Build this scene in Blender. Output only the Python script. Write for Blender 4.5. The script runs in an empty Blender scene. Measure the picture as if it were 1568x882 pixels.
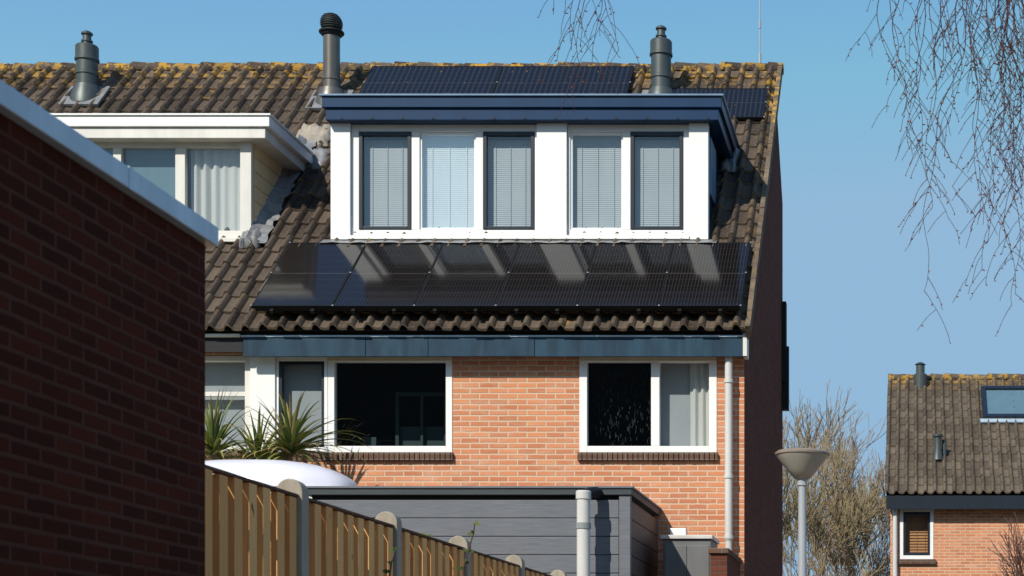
import bpy, math, random
from mathutils import Vector, Matrix
R = random.Random(7)
scene = bpy.context.scene
GZ = -0.8            # ground level (camera eye level is z = 0)

# ------------------------------------------------------------------ helpers
def link(o, parent=None):
    scene.collection.objects.link(o)
    if parent: o.parent = parent
    return o
def empty(name):
    o = bpy.data.objects.new(name, None); o.empty_display_size = 0.2
    return link(o)
def mobj(name, V, F, mat, parent=None, smooth=False, bevel=0):
    me = bpy.data.meshes.new(name)
    me.from_pydata([tuple(v) for v in V], [], F); me.update()
    if mat: me.materials.append(mat)
    if smooth:
        me.polygons.foreach_set('use_smooth', [True]*len(me.polygons))
    o = bpy.data.objects.new(name, me)
    link(o, parent)
    if bevel:
        b = o.modifiers.new('bev', 'BEVEL'); b.width = bevel; b.segments = 2; b.limit_method = 'ANGLE'
    return o
def addbox(V, F, x0, x1, y0, y1, z0, z1):
    n = len(V)
    V += [(x0,y0,z0),(x1,y0,z0),(x1,y1,z0),(x0,y1,z0),(x0,y0,z1),(x1,y0,z1),(x1,y1,z1),(x0,y1,z1)]
    F += [(n,n+3,n+2,n+1),(n+4,n+5,n+6,n+7),(n,n+1,n+5,n+4),(n+1,n+2,n+6,n+5),(n+2,n+3,n+7,n+6),(n+3,n,n+4,n+7)]
def box(name, x0, x1, y0, y1, z0, z1, mat, parent=None, bevel=0):
    V, F = [], []; addbox(V, F, x0, x1, y0, y1, z0, z1)
    return mobj(name, V, F, mat, parent, bevel=bevel)
def boxes(name, L, mat, parent=None, bevel=0):
    V, F = [], []
    for b in L: addbox(V, F, *b)
    return mobj(name, V, F, mat, parent, bevel=bevel)
def prism_x(name, x0, x1, poly, mat, parent=None):
    n = len(poly)
    V = [(x0, y, z) for y, z in poly] + [(x1, y, z) for y, z in poly]
    F = [tuple(range(n)), tuple(range(2*n-1, n-1, -1))]
    for i in range(n):
        j = (i+1) % n; F.append((i, i+n, j+n, j))
    o = mobj(name, V, F, mat, parent)
    import bmesh
    bm = bmesh.new(); bm.from_mesh(o.data); bmesh.ops.recalc_face_normals(bm, faces=bm.faces); bm.to_mesh(o.data); bm.free()
    return o
def lathe(name, cx, cy, prof, mat, parent=None, n=24):
    V, F = [], []
    for r, z in prof:
        for i in range(n):
            a = 2*math.pi*i/n; V.append((cx+r*math.cos(a), cy+r*math.sin(a), z))
    for k in range(len(prof)-1):
        for i in range(n):
            j = (i+1) % n; F.append((k*n+i, k*n+j, (k+1)*n+j, (k+1)*n+i))
    F.append(tuple(range(n-1, -1, -1))); F.append(tuple((len(prof)-1)*n+i for i in range(n)))
    o = mobj(name, V, F, mat, parent, smooth=True)
    e = o.modifiers.new('es', 'EDGE_SPLIT'); e.split_angle = math.radians(35)
    return o
def addtube(V, F, pts, rad, n=4):
    base = len(V)
    for k, p in enumerate(pts):
        d = (pts[min(k+1, len(pts)-1)] - pts[max(k-1, 0)]).normalized()
        a = Vector((1, 0, 0)) if abs(d.x) < 0.8 else Vector((0, 1, 0))
        u = d.cross(a).normalized(); w = d.cross(u)
        for i in range(n):
            t = 2*math.pi*i/n; V.append(p + (u*math.cos(t)+w*math.sin(t))*rad[k])
    for k in range(len(pts)-1):
        for i in range(n):
            j = (i+1) % n; F.append((base+k*n+i, base+k*n+j, base+(k+1)*n+j, base+(k+1)*n+i))

# ---------------------------------------------------------------- materials
class NT:
    def __init__(s, name):
        s.m = bpy.data.materials.new(name); s.m.use_nodes = True
        s.t = s.m.node_tree; s.b = s.t.nodes['Principled BSDF']; s.out = s.t.nodes['Material Output']
        s.pos = s.t.nodes.new('ShaderNodeNewGeometry').outputs['Position']
    def n(s, typ, ins=None, **kw):
        nd = s.t.nodes.new('ShaderNode'+typ)
        for k, v in kw.items(): setattr(nd, k, v)
        for k, v in (ins or {}).items(): s.set(nd.inputs[k], v)
        return nd
    def set(s, sock, v):
        if isinstance(v, bpy.types.NodeSocket): s.t.links.new(v, sock)
        else: sock.default_value = v
    def math(s, op, a, b=0.0, clamp=False):
        nd = s.t.nodes.new('ShaderNodeMath'); nd.operation = op; nd.use_clamp = clamp
        s.set(nd.inputs[0], a); s.set(nd.inputs[1], b); return nd.outputs[0]
    def noise(s, scale, detail=4, vec=None, rough=0.6, stretch=None):
        v = vec or s.pos
        if stretch:
            mp = s.n('Mapping', {'Vector': v, 'Scale': stretch}); v = mp.outputs[0]
        return s.n('TexNoise', {'Vector': v, 'Scale': scale, 'Detail': detail, 'Roughness': rough}).outputs['Fac']
    def ramp(s, fac, stops):
        nd = s.n('ValToRGB', {'Fac': fac}); cr = nd.color_ramp
        while len(cr.elements) < len(stops): cr.elements.new(0.5)
        for e, (p, c) in zip(cr.elements, stops):
            e.position = p; e.color = (*c, 1) if len(c) == 3 else c
        return nd.outputs[0]
    def mix(s, f, a, b, mode='MIX'):
        nd = s.n('Mix', data_type='RGBA', blend_type=mode)
        s.set(nd.inputs[0], f)
        for k, v in ((6, a), (7, b)):
            s.set(nd.inputs[k], v if isinstance(v, bpy.types.NodeSocket) else (*v, 1))
        return nd.outputs[2]
    def bump(s, h, strength=0.3, dist=0.01):
        b = s.n('Bump', {'Height': h, 'Strength': strength, 'Distance': dist}); s.set(s.b.inputs['Normal'], b.outputs[0])
    def col(s, c): s.set(s.b.inputs['Base Color'], c if isinstance(c, bpy.types.NodeSocket) else (*c, 1))

def paint(name, c, rough=0.45, var=0.12, dirt=0.25, scale=3, metal=0.0, streak=True, spec=0.5):
    t = NT(name)
    n1 = t.noise(scale, 4, stretch=(1.5, 1.5, 0.35) if streak else None)
    n2 = t.noise(40, 2)
    dark = tuple(x*(1-dirt) for x in c)
    f = t.ramp(n1, [(0.3, (0, 0, 0)), (0.72, (1, 1, 1))])
    c1 = t.mix(f, dark, c)
    c2 = t.mix(t.math('MULTIPLY', n2, var), c1, tuple(x*0.5 for x in c))
    t.col(c2); t.b.inputs['Roughness'].default_value = rough; t.b.inputs['Metallic'].default_value = metal
    t.b.inputs['Specular IOR Level'].default_value = spec
    t.bump(n2, 0.08, 0.004)
    return t.m
def brick(name, c1, c2, mortar, rough=0.9, soot=0.3, msize=0.010, eff=0.25):
    t = NT(name)
    sp = t.n('SeparateXYZ', {'Vector': t.pos})
    u = t.math('ADD', sp.outputs[0], sp.outputs[1])
    v = t.n('CombineXYZ', {'X': u, 'Y': sp.outputs[2]}).outputs[0]
    wob = t.n('TexNoise', {'Vector': v, 'Scale': 14.0, 'Detail': 1.0})
    vv = t.n('VectorMath', {0: v, 1: t.n('VectorMath', {0: wob.outputs['Color'], 1: (0.008, 0.008, 0)}, operation='MULTIPLY').outputs[0]}, operation='ADD').outputs[0]
    br = t.n('TexBrick', {'Vector': vv, 'Color1': (*c1, 1), 'Color2': (*c2, 1), 'Mortar': (*mortar, 1), 'Scale': 1.0,
        'Mortar Size': msize, 'Mortar Smooth': 0.3, 'Bias': -0.1, 'Brick Width': 0.22, 'Row Height': 0.064}, offset=0.5)
    n1 = t.noise(1.1, 4); n2 = t.noise(60, 3)
    rare = t.n('TexBrick', {'Vector': vv, 'Color1': (0, 0, 0, 1), 'Color2': (1, 1, 1, 1), 'Mortar': (0, 0, 0, 1), 'Scale': 1.0,
        'Mortar Size': msize, 'Bias': -0.55, 'Brick Width': 0.22, 'Row Height': 0.064}, offset=0.5).outputs['Color']
    c = t.mix(t.math('MULTIPLY', t.ramp(rare, [(0.45, (0, 0, 0)), (1, (1, 1, 1))]), 0.6), br.outputs['Color'], tuple(x*0.5 for x in c2))
    c = t.mix(t.math('MULTIPLY', t.ramp(n1, [(0.35, (0, 0, 0)), (0.75, (1, 1, 1))]), soot), c, tuple(x*0.5 for x in c1))
    bl = t.n('TexNoise', {'Vector': t.n('Mapping', {'Vector': v, 'Scale': (1.2, 6.0, 1.0)}).outputs[0], 'Scale': 1.6, 'Detail': 7.0, 'Roughness': .75}).outputs['Fac']
    c = t.mix(t.math('MULTIPLY', t.ramp(bl, [(0.48, (0, 0, 0)), (0.66, (1, 1, 1))]), eff), c, mortar)
    c = t.mix(t.math('MULTIPLY', n2, 0.30), c, tuple(x*0.4 for x in c1))
    t.col(c); t.b.inputs['Roughness'].default_value = rough; t.b.inputs['Specular IOR Level'].default_value = 0.08
    h = t.math('SUBTRACT', t.math('MULTIPLY', n2, 0.3), br.outputs['Fac'])
    t.bump(h, 0.7, 0.008)
    return t.m

M = {}
M['brick'] = brick('orange_brick', (0.70, 0.285, 0.140), (0.50, 0.175, 0.085), (0.68, 0.50, 0.36), soot=0.15, eff=.42)
M['brick_sill'] = brick('sill_brick', (0.16, 0.09, 0.06), (0.11, 0.06, 0.045), (0.2, 0.15, 0.12))
M['brick_shaded'] = brick('shaded_brick', (0.17, 0.055, 0.036), (0.10, 0.035, 0.024), (0.12, 0.068, 0.052))  # darker copy of the facade brick, with the gable's shade in its colour
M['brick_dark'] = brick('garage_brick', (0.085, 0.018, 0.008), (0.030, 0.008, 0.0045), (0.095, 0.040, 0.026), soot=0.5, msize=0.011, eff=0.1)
M['white'] = paint('white_paint', (0.84, 0.83, 0.80), 0.35, 0.04, 0.06)
M['white_old'] = paint('old_white_paint', (0.76, 0.73, 0.66), 0.5, 0.12, 0.2)
M['cream'] = paint('cream_paint', (0.70, 0.58, 0.38), 0.5, 0.1, 0.15)
M['cheek'] = paint('cream_cladding', (0.84, 0.60, 0.33), 0.6, 0.12, 0.15)
M['navy'] = paint('navy_paint', (0.006, 0.036, 0.098), 0.35, 0.1, 0.2, spec=.25)
M['navy_trim'] = paint('navy_trim_paint', (0.18, 0.28, 0.40), 0.3, 0.1, 0.2)
def fascia_mat():
    t = NT('weathered_shadowed_blue_board')  # stain streaks also stand in for the shadow pattern of the tile edges
    n1 = t.noise(4, 5, stretch=(1.6, 1, 0.4), rough=.6)
    c = t.mix(t.ramp(n1, [(0.35, (0, 0, 0)), (0.65, (1, 1, 1))]), (0.006, 0.026, 0.048), (0.015, 0.052, 0.088))
    c = t.mix(t.math('MULTIPLY', t.ramp(t.noise(3, 3, stretch=(2, 1, .5)), [(0.60, (0, 0, 0)), (0.7, (1, 1, 1))]), .25), c, (0.04, 0.08, 0.10))
    t.col(c); t.b.inputs['Roughness'].default_value = .55; t.b.inputs['Specular IOR Level'].default_value = .25; return t.m
M['teal'] = fascia_mat()
M['black_frame'] = paint('black_frame_paint', (0.012, 0.018, 0.028), 0.35, 0.1, 0.2)
M['panel_frame'] = paint('black_anodised_frame', (0.010, 0.010, 0.011), 0.75, 0.1, 0.2, spec=.2)
M['black'] = paint('black_plastic', (0.012, 0.012, 0.013), 0.6, 0.1, 0.2, spec=.3)
M['pipe_w'] = paint('pale_pvc', (0.66, 0.64, 0.60), 0.4, 0.1, 0.2)
M['pipe_g'] = paint('grey_pvc', (0.30, 0.32, 0.31), 0.4, 0.15, 0.25)
M['flue'] = paint('flue_metal', (0.085, 0.10, 0.095), 0.45, 0.3, 0.4, scale=6, metal=0.3)
M['flue2'] = paint('flue_brown_metal', (0.16, 0.145, 0.125), 0.38, 0.3, 0.35, scale=6, metal=0.4)
M['coping'] = paint('zinc_coping', (0.50, 0.62, 0.72), 0.35, 0.3, 0.3, metal=0.15)
M['lead'] = paint('lead_flashing', (0.25, 0.25, 0.25), 0.5, 0.3, 0.4, scale=8)
M['lead_tan'] = paint('weathered_flashing', (0.42, 0.36, 0.28), 0.7, 0.4, 0.5, scale=9)
M['concrete'] = paint('concrete_post', (0.46, 0.40, 0.31), 0.9, 0.5, 0.35, scale=10, spec=.2)
M['dome'] = paint('opal_acrylic', (0.72, 0.70, 0.76), 0.3, 0.05, 0.1, scale=2)
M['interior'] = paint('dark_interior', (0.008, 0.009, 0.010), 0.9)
M['reflection_dim'] = paint('dim_reflection_teal', (0.06, 0.10, 0.105), 0.7)
M['lace'] = paint('dark_window_film', (0.05, 0.055, 0.055), 0.7)
M['blind'] = paint('blind_slats', (0.40, 0.43, 0.44), 0.6, 0.05, 0.1)
M['blind_reflect'] = paint('reflection_bright_slats', (0.76, 0.82, 0.83), 0.6, 0.03, 0.04)  # pale slat colour stands in for a bright reflection in one dormer pane
M['sheet'] = paint('roller_blind', (0.38, 0.39, 0.40), 0.8, 0.05, 0.12)
M['sheet_teal'] = paint('roller_blind_teal', (0.13, 0.21, 0.25), 0.8, 0.05, 0.12)
M['curtain'] = paint('net_curtain', (0.60, 0.585, 0.54), 0.9, 0.08, 0.12)
M['orange_blind'] = paint('orange_blind', (0.50, 0.24, 0.10), 0.8, 0.1, 0.15)
M['cabinet'] = paint('grey_cabinet', (0.16, 0.16, 0.16), 0.5, 0.2, 0.2)
M['lamp_grey'] = paint('lamp_post_paint', (0.40, 0.42, 0.44), 0.4, 0.15, 0.2)
M['lamp_bowl'] = paint('lamp_bowl', (0.42, 0.40, 0.33), 0.35, 0.15, 0.2)
M['lamp_top'] = paint('lamp_cap', (0.30, 0.24, 0.19), 0.5, 0.2, 0.2)
M['twig'] = paint('birch_twig', (0.12, 0.066, 0.055), 0.8, 0.3, 0.3, spec=.2)
M['catkin'] = paint('birch_catkin', (0.22, 0.075, 0.045), 0.8, 0.3, 0.3, spec=.2)
M['bark'] = paint('bare_bark', (0.28, 0.20, 0.13), 0.9, 0.3, 0.3, spec=.1)
M['bark2'] = paint('olive_bark', (0.27, 0.21, 0.12), 0.9, 0.3, 0.3, spec=.1)
M['pot'] = paint('plant_pot', (0.1, 0.06, 0.04), 0.8)

def glass(name, refl=0.12, tint=(0.93, 0.97, 0.98), wob=0.02):
    t = NT(name)
    for l in list(t.out.inputs[0].links): t.t.links.remove(l)
    b = t.n('Bump', {'Height': t.noise(1.7, 2), 'Strength': wob*10, 'Distance': 0.02}).outputs[0]
    gl = t.n('BsdfGlossy', {'Color': (1, 1, 1, 1), 'Roughness': 0.01, 'Normal': b}).outputs[0]
    tr = t.n('BsdfTransparent', {'Color': (*tint, 1)}).outputs[0]
    ms = t.n('MixShader', {0: refl, 1: tr, 2: gl}).outputs[0]
    t.t.links.new(ms, t.out.inputs[0]); return t.m
M['glass'] = glass('window_glass', 0.12, (.9, .94, .95), wob=.006)
M['glass_hi'] = glass('coated_window_glass', 0.30, wob=.008)
M['glass_lo'] = glass('dark_window_glass', 0.10, (0.62, 0.68, 0.68), 0.006)

def tile_mat(name, base, hi, lichen_amt=1.0, zr=8.7):
    t = NT(name)
    at = t.n('Attribute', attribute_name='tcol'); sp = t.n('SeparateColor', {'Color': at.outputs['Color']})
    rnd, lip_highlight, top = sp.outputs[0], sp.outputs[1], sp.outputs[2]
    c = t.mix(rnd, base, hi)
    n1 = t.noise(1.3, 5); n2 = t.noise(28, 4); n3 = t.noise(9, 4)
    c = t.mix(t.math('MULTIPLY', t.ramp(n1, [(0.35, (0, 0, 0)), (0.7, (1, 1, 1))]), 0.55), c, tuple(x*0.45 for x in base))
    c = t.mix(t.math('MULTIPLY', t.ramp(n2, [(0.4, (0, 0, 0)), (0.75, (1, 1, 1))]), 0.35), c, tuple(x*1.5 for x in hi))
    c = t.mix(t.math('MULTIPLY', lip_highlight, t.ramp(n3, [(0.3, (0.15,)*3), (0.65, (0.85,)*3)])), c, (0.40, 0.31, 0.21))  # sunlit highlights on the front lips, painted as a tan tint
    lm = t.math('MULTIPLY', top, t.ramp(t.noise(7, 5), [(0.50, (0, 0, 0)), (0.58, (1, 1, 1))]))
    c = t.mix(t.math('MULTIPLY', lm, lichen_amt, True), c, t.mix(n2, (0.46, 0.19, 0.015), (0.46, 0.32, 0.06)))
    t.col(c); t.b.inputs['Roughness'].default_value = 0.8; t.b.inputs['Specular IOR Level'].default_value = 0.12
    t.bump(n2, 0.4, 0.006)
    return t.m
M['tile'] = tile_mat('concrete_roof_tile', (0.036, 0.027, 0.022), (0.135, 0.102, 0.075))
M['tile_far'] = tile_mat('far_roof_tile', (0.068, 0.053, 0.040), (0.145, 0.115, 0.084), 0.8)

def panel_mat():
    t = NT('solar_cells')
    uv = t.n('Attribute', attribute_name='tcol'); sp = t.n('SeparateColor', {'Color': uv.outputs['Color']})
    x = sp.outputs[0]; y = sp.outputs[1]; k = sp.outputs[2]
    def line(v, n, w):
        f = t.math('FRACT', t.math('MULTIPLY', v, n)); return t.math('LESS_THAN', f, w)
    g = t.math('MAXIMUM', line(x, 6, 0.05), line(y, 10, 0.045))
    fine = t.math('MULTIPLY', line(x, 24, 0.25), 0.7)
    mid = t.math('LESS_THAN', t.math('ABSOLUTE', t.math('SUBTRACT', y, 0.5)), 0.008)
    g = t.math('MAXIMUM', t.math('MAXIMUM', t.math('MULTIPLY', g, .7), fine), mid)
    c = t.mix(g, (0.004, 0.004, 0.0045), (0.034, 0.028, 0.026))
    c = t.mix(t.math('MULTIPLY', t.noise(6, 5), 0.10), c, (0.05, 0.040, 0.035))
    t.col(c); t.b.inputs['IOR'].default_value = 1.44
    t.set(t.b.inputs['Roughness'], t.math('ADD', t.math('MULTIPLY', t.noise(5, 4), 0.08), 0.045))
    return t.m
M['cells'] = panel_mat()

def board_mat(name, c, c2, stretch, rough=0.6):
    t = NT(name)
    g = t.noise(6, 6, stretch=stretch, rough=0.7); n = t.noise(2, 4)
    cc = t.mix(t.ramp(g, [(0.3, (0, 0, 0)), (0.7, (1, 1, 1))]), c, c2)
    cc = t.mix(t.math('MULTIPLY', n, 0.4), cc, tuple(x*0.6 for x in c))
    t.col(cc); t.b.inputs['Roughness'].default_value = rough; t.b.inputs['Specular IOR Level'].default_value = .3; t.bump(g, 0.35, 0.006); return t.m
M['composite'] = board_mat('grey_composite_board', (0.115, 0.125, 0.142), (0.195, 0.20, 0.22), (0.6, 6, 12))
M['composite_shaded'] = board_mat('brown_shaded_board', (0.10, 0.072, 0.060), (0.15, 0.11, 0.09), (6, 0.6, 12))  # brown side boards, darkened so the colour carries that face's shade
M['composite_trim'] = board_mat('grey_trim_board', (0.040, 0.050, 0.057), (0.062, 0.072, 0.080), (0.6, 6, 12))
def fence_mat():
    t = NT('pine_fence_board')
    g = t.noise(5, 6, stretch=(8, 8, 0.5), rough=0.7)
    at = t.n('Attribute', attribute_name='tcol'); sp = t.n('SeparateColor', {'Color': at.outputs['Color']})
    c = t.mix(sp.outputs[0], (0.72, 0.36, 0.125), (0.88, 0.50, 0.19))
    c = t.mix(t.math('MULTIPLY', t.ramp(g, [(0.35, (0, 0, 0)), (0.7, (1, 1, 1))]), 0.4), c, (0.42, 0.19, 0.06))
    kn = t.noise(7, 2, stretch=(2, 2, 1))
    c = t.mix(t.ramp(kn, [(0.70, (0, 0, 0)), (0.76, (1, 1, 1))]), c, (0.18, 0.08, 0.03))
    t.col(c); t.b.inputs['Roughness'].default_value = 0.75; t.b.inputs['Specular IOR Level'].default_value = .15; t.bump(g, 0.3, 0.005); return t.m
M['fence'] = fence_mat()
def leaf_mat():
    t = NT('palm_leaf')
    at = t.n('Attribute', attribute_name='tcol'); sp = t.n('SeparateColor', {'Color': at.outputs['Color']})
    c = t.mix(sp.outputs[0], (0.03, 0.075, 0.015), (0.30, 0.30, 0.06))
    c = t.mix(t.math('MULTIPLY', sp.outputs[1], 0.7), c, (0.42, 0.30, 0.12))
    t.col(c); t.b.inputs['Roughness'].default_value = 0.4; return t.m
M['leaf'] = leaf_mat()
def ground_mat():
    t = NT('ground_grass_and_soil')
    c = t.mix(t.noise(0.4, 8), (0.06, 0.075, 0.028), (0.15, 0.12, 0.075)); c = t.mix(t.math('MULTIPLY', t.noise(20, 6), 0.6), c, (0.05, 0.05, 0.02))
    t.col(c); t.b.inputs['Roughness'].default_value = 0.95; t.bump(t.noise(30, 4), 0.5, 0.03); return t.m
M['ground'] = ground_mat()
def paving_mat():
    t = NT('clay_paving')
    br = t.n('TexBrick', {'Vector': t.pos, 'Color1': (0.32, 0.21, 0.14, 1), 'Color2': (0.25, 0.16, 0.11, 1), 'Mortar': (0.12, 0.10, 0.08, 1), 'Scale': 1.0, 'Mortar Size': 0.006, 'Brick Width': 0.3, 'Row Height': 0.3})
    c = t.mix(t.math('MULTIPLY', t.noise(3, 6), 0.5), br.outputs[0], (0.17, 0.14, 0.11)); t.col(c); t.b.inputs['Roughness'].default_value = 0.9; return t.m
M['paving'] = paving_mat()

# ------------------------------------------------------------ ground
mobj('ground', [(-400, -400, GZ), (400, -400, GZ), (400, 400, GZ), (-400, 400, GZ)], [(0, 1, 2, 3)], M['ground'])
mobj('pavement', [(-3.2, -15, GZ+.004), (3.5, -15, GZ+.004), (3.5, 34, GZ+.004), (-3.2, 34, GZ+.004)], [(0, 1, 2, 3)], M['paving'])

# ------------------------------------------------------------ roof tiles
def set_tcol(o, cols):
    me = o.data; a = me.color_attributes.new('tcol', 'FLOAT_COLOR', 'CORNER')
    flat = []
    for p, c in zip(me.polygons, cols):
        for _ in range(p.loop_total): flat += [c[0], c[1], c[2], 1.0]
    a.data.foreach_set('color', flat)

def tile_roof(name, x0, n, rows, Ye, ze, tan, mat, parent, W=0.2, L=0.335, verge=False, seed=1):
    rr = random.Random(seed)
    c = 1/math.sqrt(1+tan*tan); s_ = tan*c
    prof = [(0.0, -0.006), (0.07, 0.026), (0.16, 0.052), (0.25, 0.060), (0.34, 0.052), (0.43, 0.026), (0.50, -0.002), (0.75, -0.012)]
    k = len(prof)
    V, F, C = [], [], []
    def pt(x, s, h): return (x, Ye + s*c - h*s_, ze + s*s_ + h*c)
    for r in range(rows):
        sb = r*L - 0.02; st = (r+1)*L + 0.01
        rowoff = rr.uniform(-.006, .006)
        for i in range(n):
            jit = rr.uniform(-.010, .010); hj = rr.uniform(-.004, .008)
            tr = rr.random(); d = rr.random()
            if d < .10: tr = min(1, tr+.5)
            xs = x0 + i*W
            lich = 0.0
            if r >= rows-1: lich = 0.6
            elif r == rows-2: lich = 0.25
            if verge and i >= n-1: lich = max(lich, 0.7 if r > rows*0.7 else 0.12)
            if rr.random() < .012: lich = max(lich, .4)
            base = len(V); P = prof + [(1.0, -0.006)]
            for u, h in P:
                x = xs + u*W + rowoff
                V.append(pt(x, sb+jit, h-0.004+hj)); V.append(pt(x, sb+jit, h+0.030+hj)); V.append(pt(x, st, h))
            for q in range(k):
                a = base+q*3; b = a+3
                F.append((a, b, b+1, a+1)); C.append((tr, 1.0, lich))
                F.append((a+1, b+1, b+2, a+2)); C.append((tr, 0.0, lich))
    o = mobj(name, V, F, mat, parent, smooth=False)
    set_tcol(o, C)
    return o
def ridge_tiles(name, x0, x1, Y, z, mat, parent, r=0.11, L=0.33, seed=3):
    rr = random.Random(seed); V, F, C = [], [], []
    x = x0; n = 10
    while x < x1-0.01:
        xe = min(x+L, x1); b = len(V); ra = r+rr.uniform(0.004, .014); rb = r-0.012; dz = rr.uniform(-.010, .010); tr = rr.random(); li = rr.uniform(.5, 1)
        for (xx, rad) in ((x, ra), (x, rb-.01), (xe+.02, rb)):
            for i in range(n+1):
                a = math.pi*(-.08+1.16*i/n); V.append((xx, Y+math.cos(a)*rad*1.1, z+dz+math.sin(a)*rad))
        m = n+1
        for i in range(n):
            F.append((b+i, b+i+1, b+2*m+i+1, b+2*m+i)); C.append((tr, 0, li))
            F.append((b+i, b+m+i, b+m+i+1, b+i+1)); C.append((tr, .8, li))
        x = xe
    o = mobj(name, V, F, mat, parent); set_tcol(o, C)

Ye, ze, TAN = 19.7, 4.268, 0.9966
CO = 1/math.sqrt(1+TAN*TAN); SI = TAN*CO
def roofz(Y): return ze+(Y-Ye)*TAN
def spt(x, s, h): return (x, Ye+s*CO-h*SI, ze+s*SI+h*CO)
def slopebox(V, F, x0, x1, s0, s1, h0, h1, tilt=0.0):
    n = len(V)
    for h in (h0, h1):
        for x, s in ((x0, s0), (x1, s0), (x1, s1), (x0, s1)): V.append(spt(x, s, h+tilt*(1.763-s)))
    F += [(n,n+3,n+2,n+1),(n+4,n+5,n+6,n+7),(n,n+1,n+5,n+4),(n+1,n+2,n+6,n+5),(n+2,n+3,n+7,n+6),(n+3,n,n+4,n+7)]

house = empty('brick_house'); nb = empty('brick_house.001')
XS = -7.68
tile_roof('roof_tiles', XS, 29, 20, Ye, ze, TAN, M['tile'], house, verge=True, seed=4)
tile_roof('roof_tiles_n', XS-0.2*50, 50, 20, Ye, ze, TAN, M['tile'], nb, seed=9)
ridge_tiles('ridge', XS, -1.88, 24.47, 8.955, M['tile'], house, seed=5)
ridge_tiles('ridge_n', XS-10, XS, 24.47, 8.955, M['tile'], nb, seed=6)
for par, xa, xb in ((house, XS, -1.99), (nb, XS-10, XS)):
    prism_x('roof_deck', xa, xb, [(19.76, 4.27), (24.47, 8.93), (25.95, 7.5), (25.95, 7.3), (24.47, 8.72), (19.9, 4.18)], M['black'], par)
V, F = [], []; slopebox(V, F, -1.965, -1.905, 0.02, 6.72, -0.16, 0.0); mobj('verge_board', V, F, M['black_frame'], house)
V, F, C = [], [], []
for r in range(20):
    tr = R.random(); a = len(F)
    slopebox(V, F, -1.93, -1.872, r*.335-.02, (r+1)*.335+.0, -0.10, 0.045+R.uniform(0, .012))
    C += [(tr, .3, .8 if r > 13 else .1)]*6
o = mobj('verge_tiles', V, F, M['tile'], house); set_tcol(o, C)

# ------------------------------------------------------------ walls
zb = 2.795; zt = 4.015
boxes('facade_brick', [(XS, -2.17, 20, 20.28, GZ, zb), (-5.356, -3.886, 20, 20.28, zb, 4.2), (-2.288, -2.17, 20, 20.28, zb, 4.2),
      (XS, -5.356, 20, 20.28, zt, 4.2), (-3.886, -2.288, 20, 20.28, zt, 4.2)], M['brick'], house)
boxes('facade_brick_n', [(XS-10, XS, 20, 20.28, GZ, zb), (XS-10, -10.2, 20, 20.28, zb, 4.2), (-10.2, XS, 20, 20.28, zt, 4.2)], M['brick'], nb)
prism_x('gable_wall', -2.17, -1.97, [(20, GZ), (25.8, GZ), (25.8, 7.45), (24.47, 8.75), (20, 4.32)], M['brick_shaded'], house)
box('corner_brickwork', -2.17, -1.972, 19.992, 19.999, GZ, 4.0, M['brick'], house)
box('back_wall', XS-10, -2.17, 25.5, 25.8, GZ, 7.4, M['brick'], house)
box('end_wall', XS-10, XS-9.8, 20.28, 25.5, GZ, 7.4, M['brick'], nb)
def sill(xa, xb, par):
    L = []; x = xa
    while x < xb-.01:
        xe = min(x+.055, xb); L.append((x, xe-.006, 19.95+R.uniform(-.003, .003), 20.2, zb+.004, zb+.095)); x = xe+.004
    boxes('brick_sill', L, M['brick_sill'], par)
sill(-6.84, -5.34, house); sill(-3.90, -2.27, house); sill(-10.2, -7.7, nb)
box('sill_bed', -7.68, -6.84, 19.99, 20.2, zb, 2.894, M['brick_sill'], house)

def slats(name, x0, x1, z0, z1, y, mat, par, pitch=.024, tilt=.006):
    V, F = [], []; z = z0
    while z < z1:
        n = len(V); V += [(x0, y, z), (x1, y, z), (x1, y+tilt, z+pitch*1.02), (x0, y+tilt, z+pitch*1.02)]; F.append((n, n+1, n+2, n+3)); z += pitch
    for f in (.18, .5, .82):
        xx = x0+(x1-x0)*f; addbox(V, F, xx-.003, xx+.003, y-.008, y-.004, z0, z1)
    return mobj(name, V, F, mat, par)
def drape(name, x0, x1, z0, z1, y, mat, par, per=.09, amp=.022, seed=1):
    rr = random.Random(seed); n = int((x1-x0)/per*8); V, F = [], []; ph = 0
    for i in range(n+1):
        ph += 2*math.pi/8*rr.uniform(.6, 1.4); x = x0+(x1-x0)*i/n
        a = amp*(0.6+.4*math.sin(i*.13)); V.append((x, y+a*math.sin(ph), z1)); V.append((x+.004*math.sin(ph*.7), y+a*1.3*math.sin(ph+.3), z0))
    for i in range(n): F.append((2*i, 2*i+2, 2*i+3, 2*i+1))
    return mobj(name, V, F, mat, par, smooth=True)
def sheet(name, x0, x1, z0, z1, y, mat, par):
    return mobj(name, [(x0, y, z0), (x1, y, z0), (x1, y+.004, z1), (x0, y+.004, z1)], [(0, 1, 2, 3)], mat, par)
def frame(name, x0, x1, z0, z1, y0, y1, wl, wb, wt, mat, par, wr=None):
    wr = wl if wr is None else wr
    return boxes(name, [(x0, x0+wl, y0, y1, z0, z1), (x1-wr, x1, y0, y1, z0, z1), (x0+wl, x1-wr, y0+.002, y1-.002, z0, z0+wb), (x0+wl, x1-wr, y0+.002, y1-.002, z1-wt, z1)], mat, par, bevel=.004)
def pane(x0, x1, z0, z1, y, mat, par):
    return mobj('glass', [(x0, y, z0), (x1, y, z0), (x1, y, z1), (x0, y, z1)], [(0, 1, 2, 3)], mat, par)

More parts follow.
